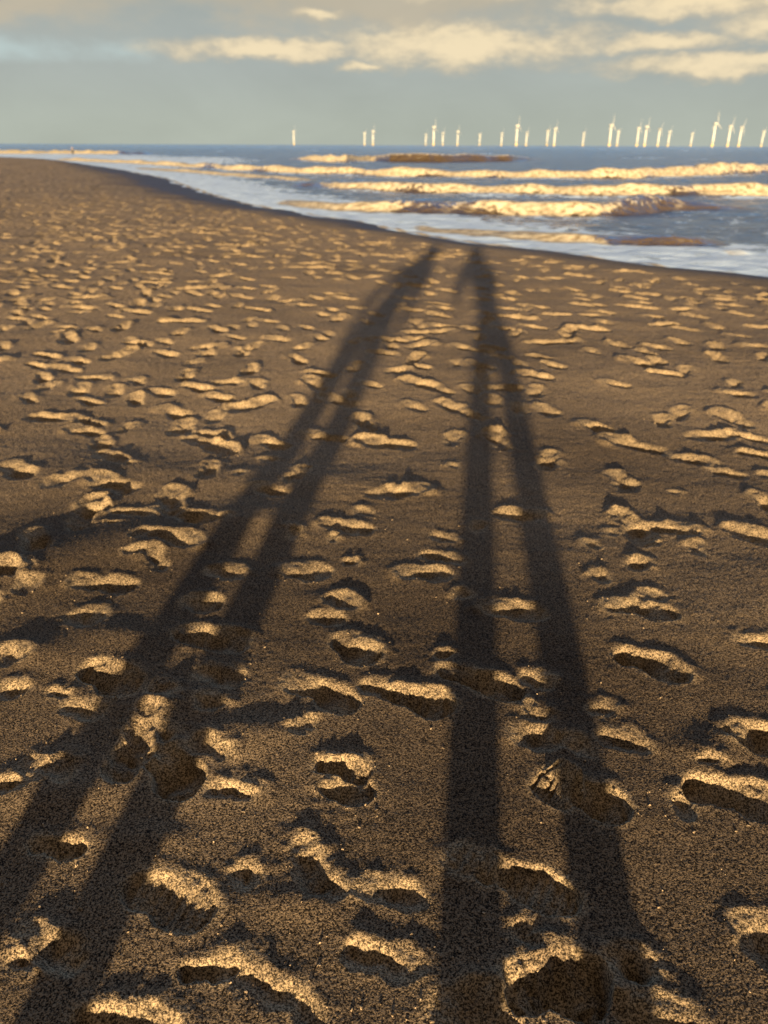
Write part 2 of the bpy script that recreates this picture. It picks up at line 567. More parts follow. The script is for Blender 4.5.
# the left of the beach is trodden more than the right
dens = 0.15 + 0.55 * sst(clump, -0.3, 0.7) + 0.2 * sst(-P[:, 0] / np.maximum(rp, .1), -0.3, 0.5)
dens = dens * sst(sd_p, 1.4, 3.0) * np.where(rp < 3.1, 0.05, np.where(rp < 4.6, 0.55, 1.0)) * sst(sd_p, 0.5, 1.6)
fy = np.array([0.0])
taken = {}
for k in np.nonzero(P[:, 2] < dens)[0]:
    x, y, _, a, b_, c_, d_ = P[k]
    r0 = math.hypot(x, y)
    gap_ = (0.24 if r0 < 12 else 0.21) * (0.55 + 0.9 * d_)
    ci, cj = int(x // 0.5), int(y // 0.5)
    if any(math.hypot(x - qx, y - qy) < gap_ for ii in (-1, 0, 1) for jj in (-1, 0, 1) for qx, qy in taken.get((ci + ii, cj + jj), ())):
        continue
    taken.setdefault((ci, cj), []).append((x, y))
    heading = (math.pi * 0.62 if a < 0.5 else -math.pi * 0.38) + (b_ - 0.5) * 1.6
    if c_ > 0.8:
        heading += 1.2
    big = (0.45 + 0.6 * d_) if math.hypot(x, y) < 3.1 else 0.72 + 0.55 * d_ * c_ + 0.2 * a + 0.25 * min(1, math.hypot(x, y) / 25)
    footprint(x, y, heading, (0.24 + 0.09 * d_) * big, (0.095 + 0.03 * c_) * big, (0.025 + 0.018 * a * b_ + 0.010 * d_) * (0.25 + 0.75 * min(1, big)) * (1 + 0.4 * min(1, math.hypot(x, y) / 15)), (0.008 + 0.026 * d_ * c_) * (1 + 0.5 * min(1, math.hypot(x, y) / 15)), soft=0.012 + 0.012 * b_,
              crisp=(c_ < 0.45), seed=int(k), push=(a - 0.5) * 0.8, rough=0.011, ramp=0.7 + 0.75 * b_)

# chips and scuffs of broken crust
for k in range(150):
    r_ = 1.0 + 3.4 * rng.random() ** 0.9
    a_ = rng.uniform(-.75, .75)
    x, y = r_ * math.sin(a_), r_ * math.cos(a_)
    if perlin(np.array([x * 1.9]), np.array([y * 1.9]), 210)[0] < 0.02:
        continue
    ln = rng.uniform(.045, .12)
    footprint(x, y, rng.uniform(0, math.pi), ln, ln * rng.uniform(.45, .8), rng.uniform(.008, .018), rng.uniform(.005, .011), soft=.007, crisp=False,
              seed=4000 + k * 3, rough=.009, ramp=rng.uniform(.7, 1.7))

# the prints one can tell apart in the foreground: two ends and the width as they lie on the sand
NEAR = [
    # x0,y0, x1,y1, width_m, depth, rim, crisp, tread
    (0, 576, 28, 574, .10, .030, .016, 0, 0), (74, 585, 132, 587, .10, .032, .020, 0, 0), (74, 620, 100, 618, .13, .026, .014, 0, 0),
    (182, 636, 242, 645, .13, .036, .020, 0, 0), (90, 672, 134, 688, .14, .036, .014, 1, 0), (70, 708, 100, 712, .08, .022, .010, 0, 0),
    (204, 674, 236, 682, .10, .026, .010, 0, 0), (0, 660, 24, 656, .10, .026, .014, 0, 0), (0, 690, 24, 690, .08, .024, .012, 0, 0),
    (212, 573, 240, 575, .10, .024, .014, 0, 0), (188, 603, 214, 607, .10, .026, .014, 0, 0), (136, 538, 200, 545, .11, .030, .018, 0, 0),
    (82, 509, 106, 509, .10, .026, .016, 0, 0), (130, 513, 154, 513, .10, .022, .014, 0, 0),
    (284, 572, 326, 573, .12, .028, .022, 0, 0), (330, 600, 352, 604, .10, .026, .026, 0, 0), (401, 573, 446, 575, .10, .028, .018, 0, 0),
    (425, 555, 462, 560, .08, .024, .010, 0, 0), (484, 606, 540, 616, .12, .030, .018, 0, 0), (340, 640, 372, 658, .14, .034, .016, 1, 0),
    (290, 682, 352, 705, .11, .032, .016, 1, 0), (366, 688, 398, 692, .07, .030, .012, 0, 0), (395, 696, 448, 708, .12, .040, .020, 1, .002),
    (444, 672, 518, 695, .11, .036, .016, 1, 0), (316, 618, 338, 620, .08, .022, .014, 0, 0), (324, 525, 368, 530, .10, .026, .016, 0, 0),
    (642, 528, 696, 529, .11, .030, .026, 0, 0), (607, 608, 672, 616, .11, .030, .018, 1, 0), (620, 657, 682, 676, .13, .038, .020, 1, 0),
    (738, 643, 775, 645, .06, .022, .010, 0, 0), (606, 737, 640, 742, .08, .026, .012, 0, 0), (734, 732, 780, 745, .13, .040, .018, 1, 0),
    (522, 678, 548, 684, .07, .026, .014, 0, 0), (514, 733, 552, 740, .09, .028, .012, 0, 0),
    (118, 756, 144, 757, .055, .028, .010, 0, 0), (158, 756, 190, 790, .13, .048, .018, 1, 0), (210, 790, 254, 790, .05, .026, .012, 0, 0),
    (34, 846, 82, 848, .06, .028, .012, 1, 0), (134, 886, 206, 908, .13, .026, .010, 1, .0018), (184, 970, 234, 964, .05, .026, .007, 1, 0),
    (74, 1024, 176, 1028, .09, .034, .012, 1, 0), (-5, 784, 20, 784, .06, .026, .012, 0, 0), (238, 873, 256, 873, .05, .02, .010, 0, 0),
    (322, 764, 366, 770, .09, .032, .012, 1, .0025), (326, 786, 366, 790, .10, .034, .006, 1, 0), (320, 886, 344, 886, .05, .022, .010, 0, 0),
    (360, 886, 418, 894, .065, .026, .012, 0, 0), (352, 952, 418, 962, .065, .026, .012, 0, 0), (455, 856, 572, 898, .11, .034, .010, 1, .0018),
    (540, 783, 572, 790, .13, .0301, .014, 1, 0), (578, 794, 620, 810, .12, .042, .012, 1, 0), (690, 786, 790, 808, .13, .036, .022, 1, 0), (515, 985, 598, 978, .15, .060, .022, 1, 0),
    (626, 966, 650, 966, .06, .040, .012, 0, 0), (748, 932, 780, 940, .12, .034, .014, 0, 0),
    (590, 1012, 688, 1014, .09, .030, .018, 1, 0), (440, 1010, 505, 1016, .12, .034, .014, 0, 0), (292, 990, 316, 1022, .04, .018, .006, 0, 0),
]
for k, (x0, y0, x1, y1, wd, dp, rm, cr, tr) in enumerate(NEAR):
    p0, p1 = gp(x0, y0), gp(x1, y1)
    dv = p1 - p0
    L = float(np.hypot(*dv)) + wd * 0.35
    c_ = (p0 + p1) / 2
    footprint(c_[0], c_[1], math.atan2(dv[1], dv[0]), max(L, wd * 1.02), wd, dp * (1.2 if dp >= .036 else .95), rm * 0.5, soft=0.006 if cr else 0.011, crisp=bool(cr), seed=900 + k * 7,
              tread=tr, push=random.uniform(-.3, .3), rough=0.007, ramp=random.uniform(.75, 1.1) if dp >= .036 else (2.5 if dp == .0301 else (random.uniform(1.0, 1.6) if max(y0, y1) < 830 else random.uniform(.85, 1.1))))


def groove(pts, wid, dep):
    """a cut pressed into the sand along the pixels pts"""
    q = [gp(*p) for p in pts]
    c_ = np.mean(q, 0)
    si, sj = sector(c_[0], c_[1], 0.16)
    for (ax, ay), (bx, by) in zip(q[:-1], q[1:]):
        ex, ey = bx - ax, by - ay
        x, y = X[si, sj], Y[si, sj]
        k = np.clip(((x - ax) * ex + (y - ay) * ey) / (ex * ex + ey * ey), 0, 1)
        d = np.hypot(x - ax - k * ex, y - ay - k * ey)
        Z[si, sj] -= dep * (1 - sst(d, wid * 0.35, wid))


# crumbled sand round the prints and finer and finer roughness
TR = np.clip(TRAMPLE, 0, 1)
fade = 1 - sst(np.hypot(X, Y), 40, 120)
loose_light = TR * 0.8 + 0.55 * sst(fbm(X / 0.8, Y / 0.6, 77, 2), 0.05, 0.7)
ridge = np.abs(perlin(X / 0.055, Y / 0.045, 31))
Z += land * fade * loose_light ** 1.5 * (0.0022 * (0.4 - ridge) + 0.0012 * perlin(X / 0.028, Y / 0.024, 32))
Z += land * fade * (1 - sst(RAD, 8, 16)) * sst(RAD, 1.8, 3.2) * 0.0016 * perlin(X / 0.55 + 0.6 * perlin(X, Y, 37), Y / 0.045, 38) * sst(perlin(X / 1.1, Y / 0.8, 39), -0.2, 0.5)
Z += land * fade * (0.0016 * perlin(X / 0.13, Y / 0.085, 33) + 0.0003 * perlin(X / 0.035, Y / 0.03, 34))
Z += land * fade * (0.0004 * perlin(X / 0.012, Y / 0.012, 35) + np.minimum(0.035 * 0.0034 * np.hypot(X, Y), 0.004) * rng.standard_normal(Z.shape) * 2.0)
for pts in ([(532, 786), (541, 774)], [(540, 774), (558, 772)], [(545, 776), (552, 781), (547, 788)], [(557, 784), (551, 793)]):
    groove(pts, 0.0055, 0.011)
wetv = (1 - sst(SE + 0.5 * perlin(X / 1.3, Y / 1.3, 92), 0.9, 2.1))
wetv = np.maximum(wetv, 0.55 * (1 - sst(SE + 0.8 * perlin(X / 2.2, Y / 2.2, 93), 1.0, 2.6)))
# foreground shade painted into the sand colour near the camera, plus random patches
FORE_SHADE = np.clip((1 - sst(RAD, 1.8, 6.2)) * 0.85 + 0.35 * fbm(X / 1.9, Y / 1.4, 120, 3), 0, 1)
sand = grid_mesh("beach_sand", X, Y, Z, True, M_SAND, {'wet': wetv, 'fore_shade': FORE_SHADE, 'loose_light': np.clip(PRINT_LIGHT * (0.75 + 0.6 * perlin(X / 0.09, Y / 0.09, 36)), 0, 1)})
sand['kind'] = 'structure'
sand['label'] = 'brown trodden beach sand full of footprints'
XS_, YS_, ZS_ = X, Y, Z


def sand_z(x, y):
    i = min(np.searchsorted(RR, math.hypot(x, y)), len(RR) - 1)
    j = min(np.searchsorted(TH, math.atan2(x, y)), len(TH) - 1)
    return float(Z[i, j])


# crumbs of moist sand kicked out of the prints
bm = bmesh.new()
bmesh.ops.create_icosphere(bm, subdivisions=1, radius=1.0)
ICO_V = np.array([v.co[:] for v in bm.verts])
ICO_F = np.array([[v.index for v in f.verts] for f in bm.faces])
bm.free()
CV, CF = [], []
n_c = 0
tries = 0
while n_c < 3600 and tries < 120000:
    tries += 1
    r_ = 0.8 + 6.0 * rng.random() ** 1.2
    a_ = rng.uniform(-0.85, 0.85)
    cx, cy = r_ * math.sin(a_), r_ * math.cos(a_)
    i_ = np.searchsorted(RR, r_)
    j_ = np.searchsorted(TH, a_)
    if rng.random() > 0.03 + 0.8 * TR[i_, j_] ** 2 * (0.4 + 0.8 * perlin(np.array([cx * 3.0]), np.array([cy * 3.0]), 78)[0]):
        continue
    sz = 0.0013 + 0.0030 * rng.random() ** 4
    v_ = ICO_V * (1 + 0.28 * rng.standard_normal((len(ICO_V), 1))) * np.array([1, 1, .72]) * sz * rng.uniform(.8, 1.25, 3)
    CV.append(v_ + np.array([cx, cy, Z[i_, j_] + sz * 0.35]))
    CF.append(ICO_F + n_c * len(ICO_V))
    n_c += 1
cme = bpy.data.meshes.new("sand_crumbs")
cme.from_pydata(np.concatenate(CV).tolist(), [], np.concatenate(CF).tolist())
cme.materials.append(M_SAND)
cob = bpy.data.objects.new("sand_crumbs", cme)
COL.objects.link(cob)
cob['kind'] = 'stuff'
cob['label'] = 'small crumbs of moist sand kicked out round the footprints'

# ------------------------------------------------------------------ the sea
TH2 = np.concatenate([np.linspace(R(-75), R(-46), 90, endpoint=False), np.arange(R(-46), R(46), 0.0021), np.linspace(R(46), R(80), 110)])
RR2 = np.concatenate([geom(5, 9, 0.01), geom(9, 130, 0.0034), geom(130, 420, 0.005), geom(420, 45000, 0.05), [45000]])
XS, YS = polar(TH2, RR2, False)
SD2 = -shore_dist(XS, YS)                      # positive out at sea
ZS = np.zeros_like(XS)
FOAM = np.zeros_like(XS)
LACE = np.zeros_like(XS)
SILT = np.zeros_like(XS)
CLEAR = np.zeros_like(XS)
# each breaker: (px, py) along the foot of its face, height, how much of it has broken
BREAKERS = [
    (1.35, 2.2, [(350, 160, 0, 0), (372, 161, .8, .5), (390, 162, 1.05, .35), (430, 162.5, 1.15, .10), (470, 162, 1.1, .06), (512, 161.5, .85, .05), (545, 160, 0, 0)]),
    (1.3, 2.4, [(285, 160, 0, .6), (318, 161.5, .75, 1), (345, 162.5, 1.0, 1), (372, 161, .7, .9), (392, 160, 0, .5)]),
    (1.2, 2.4, [(-120, 154, .8, 1.4), (0, 154, .8, 1.4), (60, 154.2, .8, 1.4), (112, 154.6, .8, 1.3), (122, 155, .75, .15), (142, 155, .5, .1), (170, 155, 0, 0)]),
    (1.0, 2.4, [(-80, 159, .25, 1.5), (60, 160.5, .3, 1.5), (140, 164, .42, 1.3), (230, 170, .45, 1), (300, 173.5, .5, 1), (400, 176.5, .5, 1), (520, 178, .5, 1), (640, 178, .60, 1), (690, 176, .85, 1), (730, 174, .85, .8), (790, 172, .65, .7), (860, 172, .0, .3)]),
    (0.9, 2.0, [(315, 186, 0, .3), (334, 188.5, .32, .9), (420, 193, .42, 1), (540, 194.5, .45, 1), (640, 196, .48, 1), (768, 196.5, .48, 1), (900, 195, .3, 1)]),
    (0.75, 1.5, [(270, 204, .03, .8), (330, 210, .22, .9), (384, 212.5, .30, .5), (430, 213, .33, .35), (480, 214, .34, .5), (540, 216, .34, .8), (600, 216, .36, .7), (640, 213.5, .40, .5), (664, 210.5, .46, .30), (700, 210.5, .34, .05), (735, 211, .16, .3), (770, 211, 0, .2)]),
    (0.45, 0.9, [(400, 229, 0, .6), (440, 233.5, .10, .8), (520, 239, .14, .9), (585, 243.5, .18, .8), (615, 246, .22, .15), (660, 246.5, .23, .06), (705, 246, .18, .08), (735, 245, 0, 0)]),
    (0.25, 0.4, [(725, 256, 0, .6), (735, 256, .06, .9), (752, 256, .06, .9), (765, 256, 0, .6)]),
    (1.0, 2.0, [(640, 168, 0, 0), (670, 168.5, .25, .3), (715, 168, .4, .55), (760, 168, .3, .4), (800, 168, 0, 0)]),
    (0.7, 1.4, [(285, 186, 0, .1), (300, 187, .2, .05), (330, 187.5, .2, .05), (345, 188, 0, .1)]),
    (0.9, 2.2, [(120, 168, 0, .7), (180, 172, .18, 1), (240, 177, .2, .9), (300, 181, .12, .8), (330, 182, 0, .5)]),
]
for bi, (wf, wbk, pts) in enumerate(BREAKERS):
    q = np.array([gp(p[0], p[1], SEA_Z) for p in pts])
    hh = np.array([p[2] for p in pts])
    fo = np.array([p[3] for p in pts])
    o_ = np.argsort(q[:, 0])
    q, hh, fo = q[o_], hh[o_], fo[o_]
    yb = np.interp(XS, q[:, 0], q[:, 1]) + 0.35 * perlin(XS / 2.2 + bi * 9, YS / 9, 50 + bi) * (0.4 + wf)
    hc = np.interp(XS, q[:, 0], hh, left=0, right=0)
    fc = np.interp(XS, q[:, 0], fo, left=0, right=0)
    hc = hc * (0.86 + (0.08 if bi == 0 else 0.34) * perlin(XS / 1.7 + bi * 3, YS / 30, 60 + bi) + (0.12 if bi == 0 else 0.25) * perlin(XS / 5.5 + bi * 3, YS / 60, 160 + bi))
    fc = fc * np.clip(0.84 + 0.62 * perlin(XS / 2.6 + bi * 5, YS / 30, 190 + bi), 0, 1.1)
    tq = YS - yb
    hmax = max(hh.max(), 0.05)
    WF = wf
    rise = sst(tq, 0, WF)
    back = np.exp(-(np.clip(tq - WF, 0, None) / wbk) ** 2)
    shape = np.where(tq < WF, rise, back)
    st_ = (0.66 - 0.7 * np.clip(fc, 0, 1)) * WF
    brk = fc * sst(tq - st_, -0.15 * WF, 0.2 * WF) * (1 - sst(tq, WF * 1.1, WF + wbk * 0.55))
    crest_foam = (0.6 if bi == 0 else 0.45 * sst(fc, 0.05, 0.4)) * np.exp(-((tq - WF) / (0.25 * WF)) ** 2) * (hc > 0.02)
    live = np.where(hc > 0.01, 1.0, 0.0) * sst(hc, 0.0, 0.08)
    hc = hc * 0.88
    ZS = np.maximum(ZS, hc * shape)
    lump = 0.5 * fbm(XS / 0.55, YS / 0.5, 70 + bi, 3)
    ZS += np.clip(brk, 0, 1) * live * np.clip(hc, .08, 1) * (0.20 * lump)
    FOAM = np.maximum(FOAM, np.maximum(brk, crest_foam) * live)
    LACE = np.maximum(LACE, 0.55 * fc * live * sst(tq, WF * 0.5, WF) * (1 - sst(tq, WF + wbk * .6, WF + wbk * 2.6)))
    LACE = np.maximum(LACE, 0.55 * fc * live * sst(tq, -4.5 * wf, -0.5 * wf) * (1 - sst(tq, 0, WF)))
    LACE = LACE * (1 - live * (1 - np.clip(fc * 1.4, 0, 1)) * sst(tq, -0.6 * WF, 0) * (1 - sst(tq, WF, WF + wbk)))
    CLEAR = np.maximum(CLEAR, live * (1 - np.clip(fc * 1.4, 0, 1)) * sst(tq, -0.6 * WF, 0) * (1 - sst(tq, WF, WF + wbk)))
    SILT = np.maximum(SILT, live * sst(tq, -0.8 * WF, 0.2 * WF) * (1 - sst(tq, WF * 1.3, WF + wbk)))
rad2 = np.hypot(XS, YS)
chop = sst(SD2, 0.5, 6.0)
swell = 0.060 * perlin(XS / 5.0, YS / 1.6, 80) + 0.030 * perlin(XS / 1.6, YS / 0.6, 81) + 0.014 * perlin(XS / 0.6, YS / 0.28, 82)
far = sst(rad2, 60, 200)
ZS += chop * swell * (1 - 0.35 * FOAM) * (1 - sst(rad2, 250, 420))
ZS += far * 0.28 * np.maximum(0, perlin(XS / 34, YS / 11, 83)) * (1 - sst(rad2, 900, 1800))
# the wash running up the sand
wash = 1 - sst(SD2 + 0.8 * perlin(XS / 1.8, YS / 1.8, 84), 2.2, 5.5)
LACE = np.maximum(LACE, 0.72 * wash * (1 - CLEAR))
FOAM = np.maximum(FOAM, 0.9 * np.exp(-((SD2 + 0.06 + 0.1 * perlin(XS / 0.7, YS / 0.7, 85)) / 0.10) ** 2))
LACE = np.maximum(LACE, 0.72 * sst(-XS, 8, 22) * (1 - sst(SD2 + 6 * perlin(XS / 7, YS / 4, 88), 14, 40)) * (1 - CLEAR))
LACE = np.maximum(LACE, 0.22 * (1 - sst(SD2, 8, 45)))
wc = sst(perlin(XS / 16 + 3, YS / 5, 87), 0.55, 0.8) * sst(rad2, 90, 140) * (1 - sst(rad2, 600, 900))
LACE = np.maximum(LACE, 0.5 * wc)
SILT = np.maximum(SILT * 0.95, 0.30 * (1 - sst(SD2, 20, 160)))
edge = 0.03 * perlin(XS / 0.6, YS / 0.6, 86) * (1 - chop)
ZS *= sst(SD2, 0.1, 2.2)
ZZ = SEA_Z + ZS + edge + 0.012 * (1 - chop)
sea = grid_mesh("sea_water", XS, YS, ZZ, False, M_SEA, {'foam': FOAM, 'lace': LACE, 'silt': SILT}, keep=(SD2 > -1.2))
sea['kind'] = 'structure'
sea['label'] = 'silty sea with rows of sunlit breaking waves'
print("verts", X.size, XS.size)
del FOAM, LACE, SILT, ZS, SD2, TRAMPLE, TR


# ------------------------------------------------------------------ object helpers
def link_mesh(name, me, material, parent=None):
    ob = bpy.data.objects.new(name, me)
    COL.objects.link(ob)
    if material:
        me.materials.append(material)
    if parent:
        ob.parent = parent
    return ob


def from_bm(name, bm, material, parent=None, smooth=True):
    me = bpy.data.meshes.new(name)
    bmesh.ops.recalc_face_normals(bm, faces=bm.faces)
    bm.to_mesh(me)
    bm.free()
    if smooth:
        me.polygons.foreach_set('use_smooth', np.ones(len(me.polygons), bool))
    return link_mesh(name, me, material, parent)


def lathe(bm, prof, seg=20, M=Matrix()):
    rings = []
    for r, z in prof:
        rings.append([bm.verts.new(M @ Vector((r * math.cos(2 * math.pi * k / seg), r * math.sin(2 * math.pi * k / seg), z))) for k in range(seg)])
    for a, b_ in zip(rings[:-1], rings[1:]):
        for k in range(seg):
            bm.faces.new((a[k], a[(k + 1) % seg], b_[(k + 1) % seg], b_[k]))
    bm.faces.new(rings[0][::-1])
    bm.faces.new(rings[-1])


def thing(name, label, cat, loc, rz=0.0, group=None):
    e = bpy.data.objects.new(name, None)
    COL.objects.link(e)
    e.location = loc
    e.rotation_euler = (0, 0, rz)
    e.empty_display_size = 0.3
    e['label'] = label
    e['category'] = cat
    if group:
        e['group'] = group
    return e


# ------------------------------------------------------------------ wind turbines
HUB = 80.0


def make_turbine():
    root = thing("wind_turbine", "", "wind turbine", (0, 0, 0), 0, "offshore wind farm on the horizon")
    bm = bmesh.new()
    lathe(bm, [(4.6, -6), (4.6, 6), (5.4, 6), (5.4, 7), (4.4, 7), (4.4, 8)], 20)
    from_bm("foundation", bm, M_YELLOW, root)
    bm = bmesh.new()
    lathe(bm, [(3.6, 7.9), (3.4, 30), (2.9, 60), (2.5, HUB - 2)], 24)
    from_bm("tower", bm, M_WHITE, root)
    bm = bmesh.new()
    bmesh.ops.create_cube(bm, size=1)
    bmesh.ops.scale(bm, vec=(6.0, 14.0, 5.6), verts=bm.verts)
    bmesh.ops.translate(bm, vec=(0, 1.5, HUB + 0.6), verts=bm.verts)
    bmesh.ops.bevel(bm, geom=bm.edges[:], offset=0.9, segments=2, affect='EDGES')
    from_bm("nacelle", bm, M_WHITE, root)
    hub = bmesh.new()
    lathe(hub, [(2.4, 0), (2.6, 1.6), (2.1, 3.2), (1.0, 4.2), (0.2, 4.5)], 20, Matrix.Rotation(R(90), 4, 'X'))
    ho = from_bm("hub", hub, M_WHITE, root)
    ho.location = (0, -5.6, HUB + 0.6)
    for k in range(3):
        bm = bmesh.new()
        rings = []
        for z, ch, th in [(1.5, 1.5, 1.4), (6, 2.2, 1.5), (11, 4.4, 1.1), (24, 3.2, .7), (34, 2.2, .5), (40, 1.0, .25), (42, .3, .1)]:
            tw = R(16) * (1 - z / 48)
            ring = []
            for a in range(8):
                an = a * math.pi / 4
                px, py = ch * .42 * math.cos(an) + (0.15 * ch), th * .5 * math.sin(an)
                ring.append(bm.verts.new((px * math.cos(tw) - py * math.sin(tw), px * math.sin(tw) + py * math.cos(tw) - 2.0, z)))
            rings.append(ring)
        for a, b_ in zip(rings[:-1], rings[1:]):
            for q in range(8):
                bm.faces.new((a[q], a[(q + 1) % 8], b_[(q + 1) % 8], b_[q]))
        bm.faces.new(rings[-1])
        bm.faces.new(rings[0][::-1])
        bl = from_bm("blade", bm, M_WHITE, ho)
        bl.rotation_euler = (0, 2 * math.pi * k / 3, 0)
    return root


def copy_tree(o_, parent=None):
    c_ = o_.copy()
    COL.objects.link(c_)
    if parent:
        c_.parent = parent
    for ch in list(o_.children):
        copy_tree(ch, c_)
    return c_


# photograph x, y of the tower top, rotor phase, yaw, label
TURBINES = [
    (293.5, 131, 10, 70, "lone white wind turbine standing apart at the left end of the wind farm"),
    (364.5, 132.5, 50, 75, "shorter white turbine of the isolated pair, left of its taller neighbour"),
    (373, 130.5, 0, 70, "taller white turbine of the isolated pair, right of its shorter neighbour"),
    (426, 134, 35, 78, "small white turbine at the left edge of the cluster of four"),
    (434, 126.5, 5, 68, "tall bright white turbine within the cluster of four on the left"),
    (443, 132.5, 20, 72, "small white turbine just right of the tall one in the left cluster"),
    (458, 131, 0, 70, "white turbine at the right end of the cluster of four, set slightly apart"),
    (480, 134, 48, 80, "faint short turbine alone in the gap right of the left cluster"),
    (502, 133, 15, 75, "faint short turbine just left of the tall bright pair"),
    (517.5, 125, 3, 66, "tall bright turbine with upright blade beside a short one, above the brown roller's right end"),
    (527, 132, 30, 74, "short white turbine tucked right of the tall one above the brown roller's end"),
    (548, 130, 40, 72, "slightly shorter turbine of the close pair, its tower almost touching the next"),
    (555.5, 128, 8, 70, "slightly taller turbine of the close pair, on its right side"),
    (584, 132.5, 25, 76, "small lone turbine midway between the close pair and the tall one further right"),
    (611.6, 124.4, 2, 64, "very tall bright turbine with upright blade and a short turbine at its right"),
    (618.6, 131, 55, 74, "short turbine half tucked beside the very tall bright one"),
    (639, 127.5, 12, 70, "bright stout turbine left of a fainter thin one"),
    (647, 126, 0, 72, "faint thin turbine with raised blade right of a bright stout one"),
    (660, 128.5, 33, 74, "pale medium turbine, taller of the two right of the faint thin one"),
    (670, 131, 20, 76, "pale shorter turbine right of a pale medium one"),
    (692.6, 133, 45, 78, "smallest turbine standing alone left of the tallest turbine"),
    (716, 122.7, 357, 62, "tallest and nearest wind turbine with its blade pointing straight up"),
    (731, 125.5, 14, 68, "bright turbine next right of the tallest one"),
    (742, 126.5, 28, 70, "pale greenish turbine, second right of the tallest one"),
    (764, 131, 50, 74, "dim turbine at the very right end of the wind farm"),
]
proto = make_turbine()
for k, (px, ty, ph, yaw, lab) in enumerate(TURBINES):
    o_ = proto if k == 0 else copy_tree(proto)
    hy = 145.0 + (px - 384) * 0.0039
    d = ray(px, ty)
    d = d / math.hypot(d[0], d[1])
    dist = (HUB + 3 + SEA_Z - CAM_H) / d[2]
    o_.location = (d[0] * dist, d[1] * dist, SEA_Z)
    o_.rotation_euler = (0, 0, R(yaw - 2) - math.atan2(d[0], d[1]))
    o_['label'] = lab
    for ch in o_.children:
        if ch.name.startswith("hub"):
            ch.rotation_euler = (0, R(ph), 0)

# ------------------------------------------------------------------ people
M_SKIN = plain("skin", (0.55, 0.36, 0.27), 0.5, scale=60)
M_COAT = plain("navy_coat", (0.035, 0.045, 0.075), 0.8, bump=.3, scale=90)
M_COAT2 = plain("grey_coat", (0.10, 0.10, 0.11), 0.8, bump=.3, scale=90)
M_JEANS = plain("denim", (0.06, 0.085, 0.14), 0.85, bump=.3, scale=150)
M_BOOT = plain("boot_leather", (0.05, 0.035, 0.025), 0.6, bump=.2, scale=50)
M_HAIR = plain("hair", (0.06, 0.04, 0.025), 0.6, bump=.5, scale=120)
M_EYE = plain("eye_white", (0.75, 0.74, 0.72), 0.2)
M_WETSUIT = plain("wetsuit", (0.012, 0.012, 0.014), 0.5, bump=.2, scale=60)
M_PHONE = plain("phone_shell", (0.03, 0.03, 0.035), 0.3)


def skin(name, V, E, RD, material, parent, sub=2, root=0):
    me = bpy.data.meshes.new(name)
    me.from_pydata([tuple(v) for v in V], E, [])
    ob = bpy.data.objects.new(name, me)
    COL.objects.link(ob)
    md = ob.modifiers.new("skin", 'SKIN')
    md.use_smooth_shade = True
    for i, r in enumerate(RD):
        sv = me.skin_vertices[0].data[i]
        sv.radius = r if isinstance(r, tuple) else (r, r)
        sv.use_root = (i == root)
    sb = ob.modifiers.new("sub", 'SUBSURF')
    sb.levels = sub
    sb.render_levels = sub
    dg = bpy.context.evaluated_depsgraph_get()
    nm = bpy.data.meshes.new_from_object(ob.evaluated_get(dg))
    ob.modifiers.clear()
    ob.data = nm
    bpy.data.meshes.remove(me)
    nm.name = name
    nm.materials.clear()
    nm.materials.append(material)
    ob.parent = parent
    return ob


class Chain:
    def __init__(self):
        self.V, self.E, self.Rd = [], [], []

    def add(self, p, r, frm=None):
        self.V.append(Vector(p))
        self.Rd.append(r)
        i = len(self.V) - 1
        if frm is not None:
            self.E.append((frm, i))
        return i


def hand(ch, wrist_i, fwd, side, nrm, curl):
    """palm, four unequal fingers and a thumb grown from the wrist vertex"""
    w = ch.V[wrist_i]
    palm = ch.add(w + fwd * 0.055, (0.026, 0.018), wrist_i)
    kn = w + fwd * 0.09
    for k, ln in enumerate([0.068, 0.078, 0.073, 0.058]):
        base = kn + side * (0.032 - 0.021 * k)
        i = ch.add(base, 0.0095, palm)
        d_ = fwd.copy()
        p = base
        for seg, fr in enumerate((.45, .32, .23)):
            d_ = (Matrix.Rotation(curl, 3, side) @ d_).normalized()
            p = p + d_ * ln * fr
            i = ch.add(p, 0.0085 - 0.0008 * seg, i)
    i = ch.add(w + fwd * 0.035 + side * 0.032, 0.011, palm)
    i = ch.add(w + fwd * 0.06 + side * 0.052 + nrm * 0.012, 0.0095, i)
    ch.add(w + fwd * 0.085 + side * 0.055 + nrm * 0.026, 0.008, i)


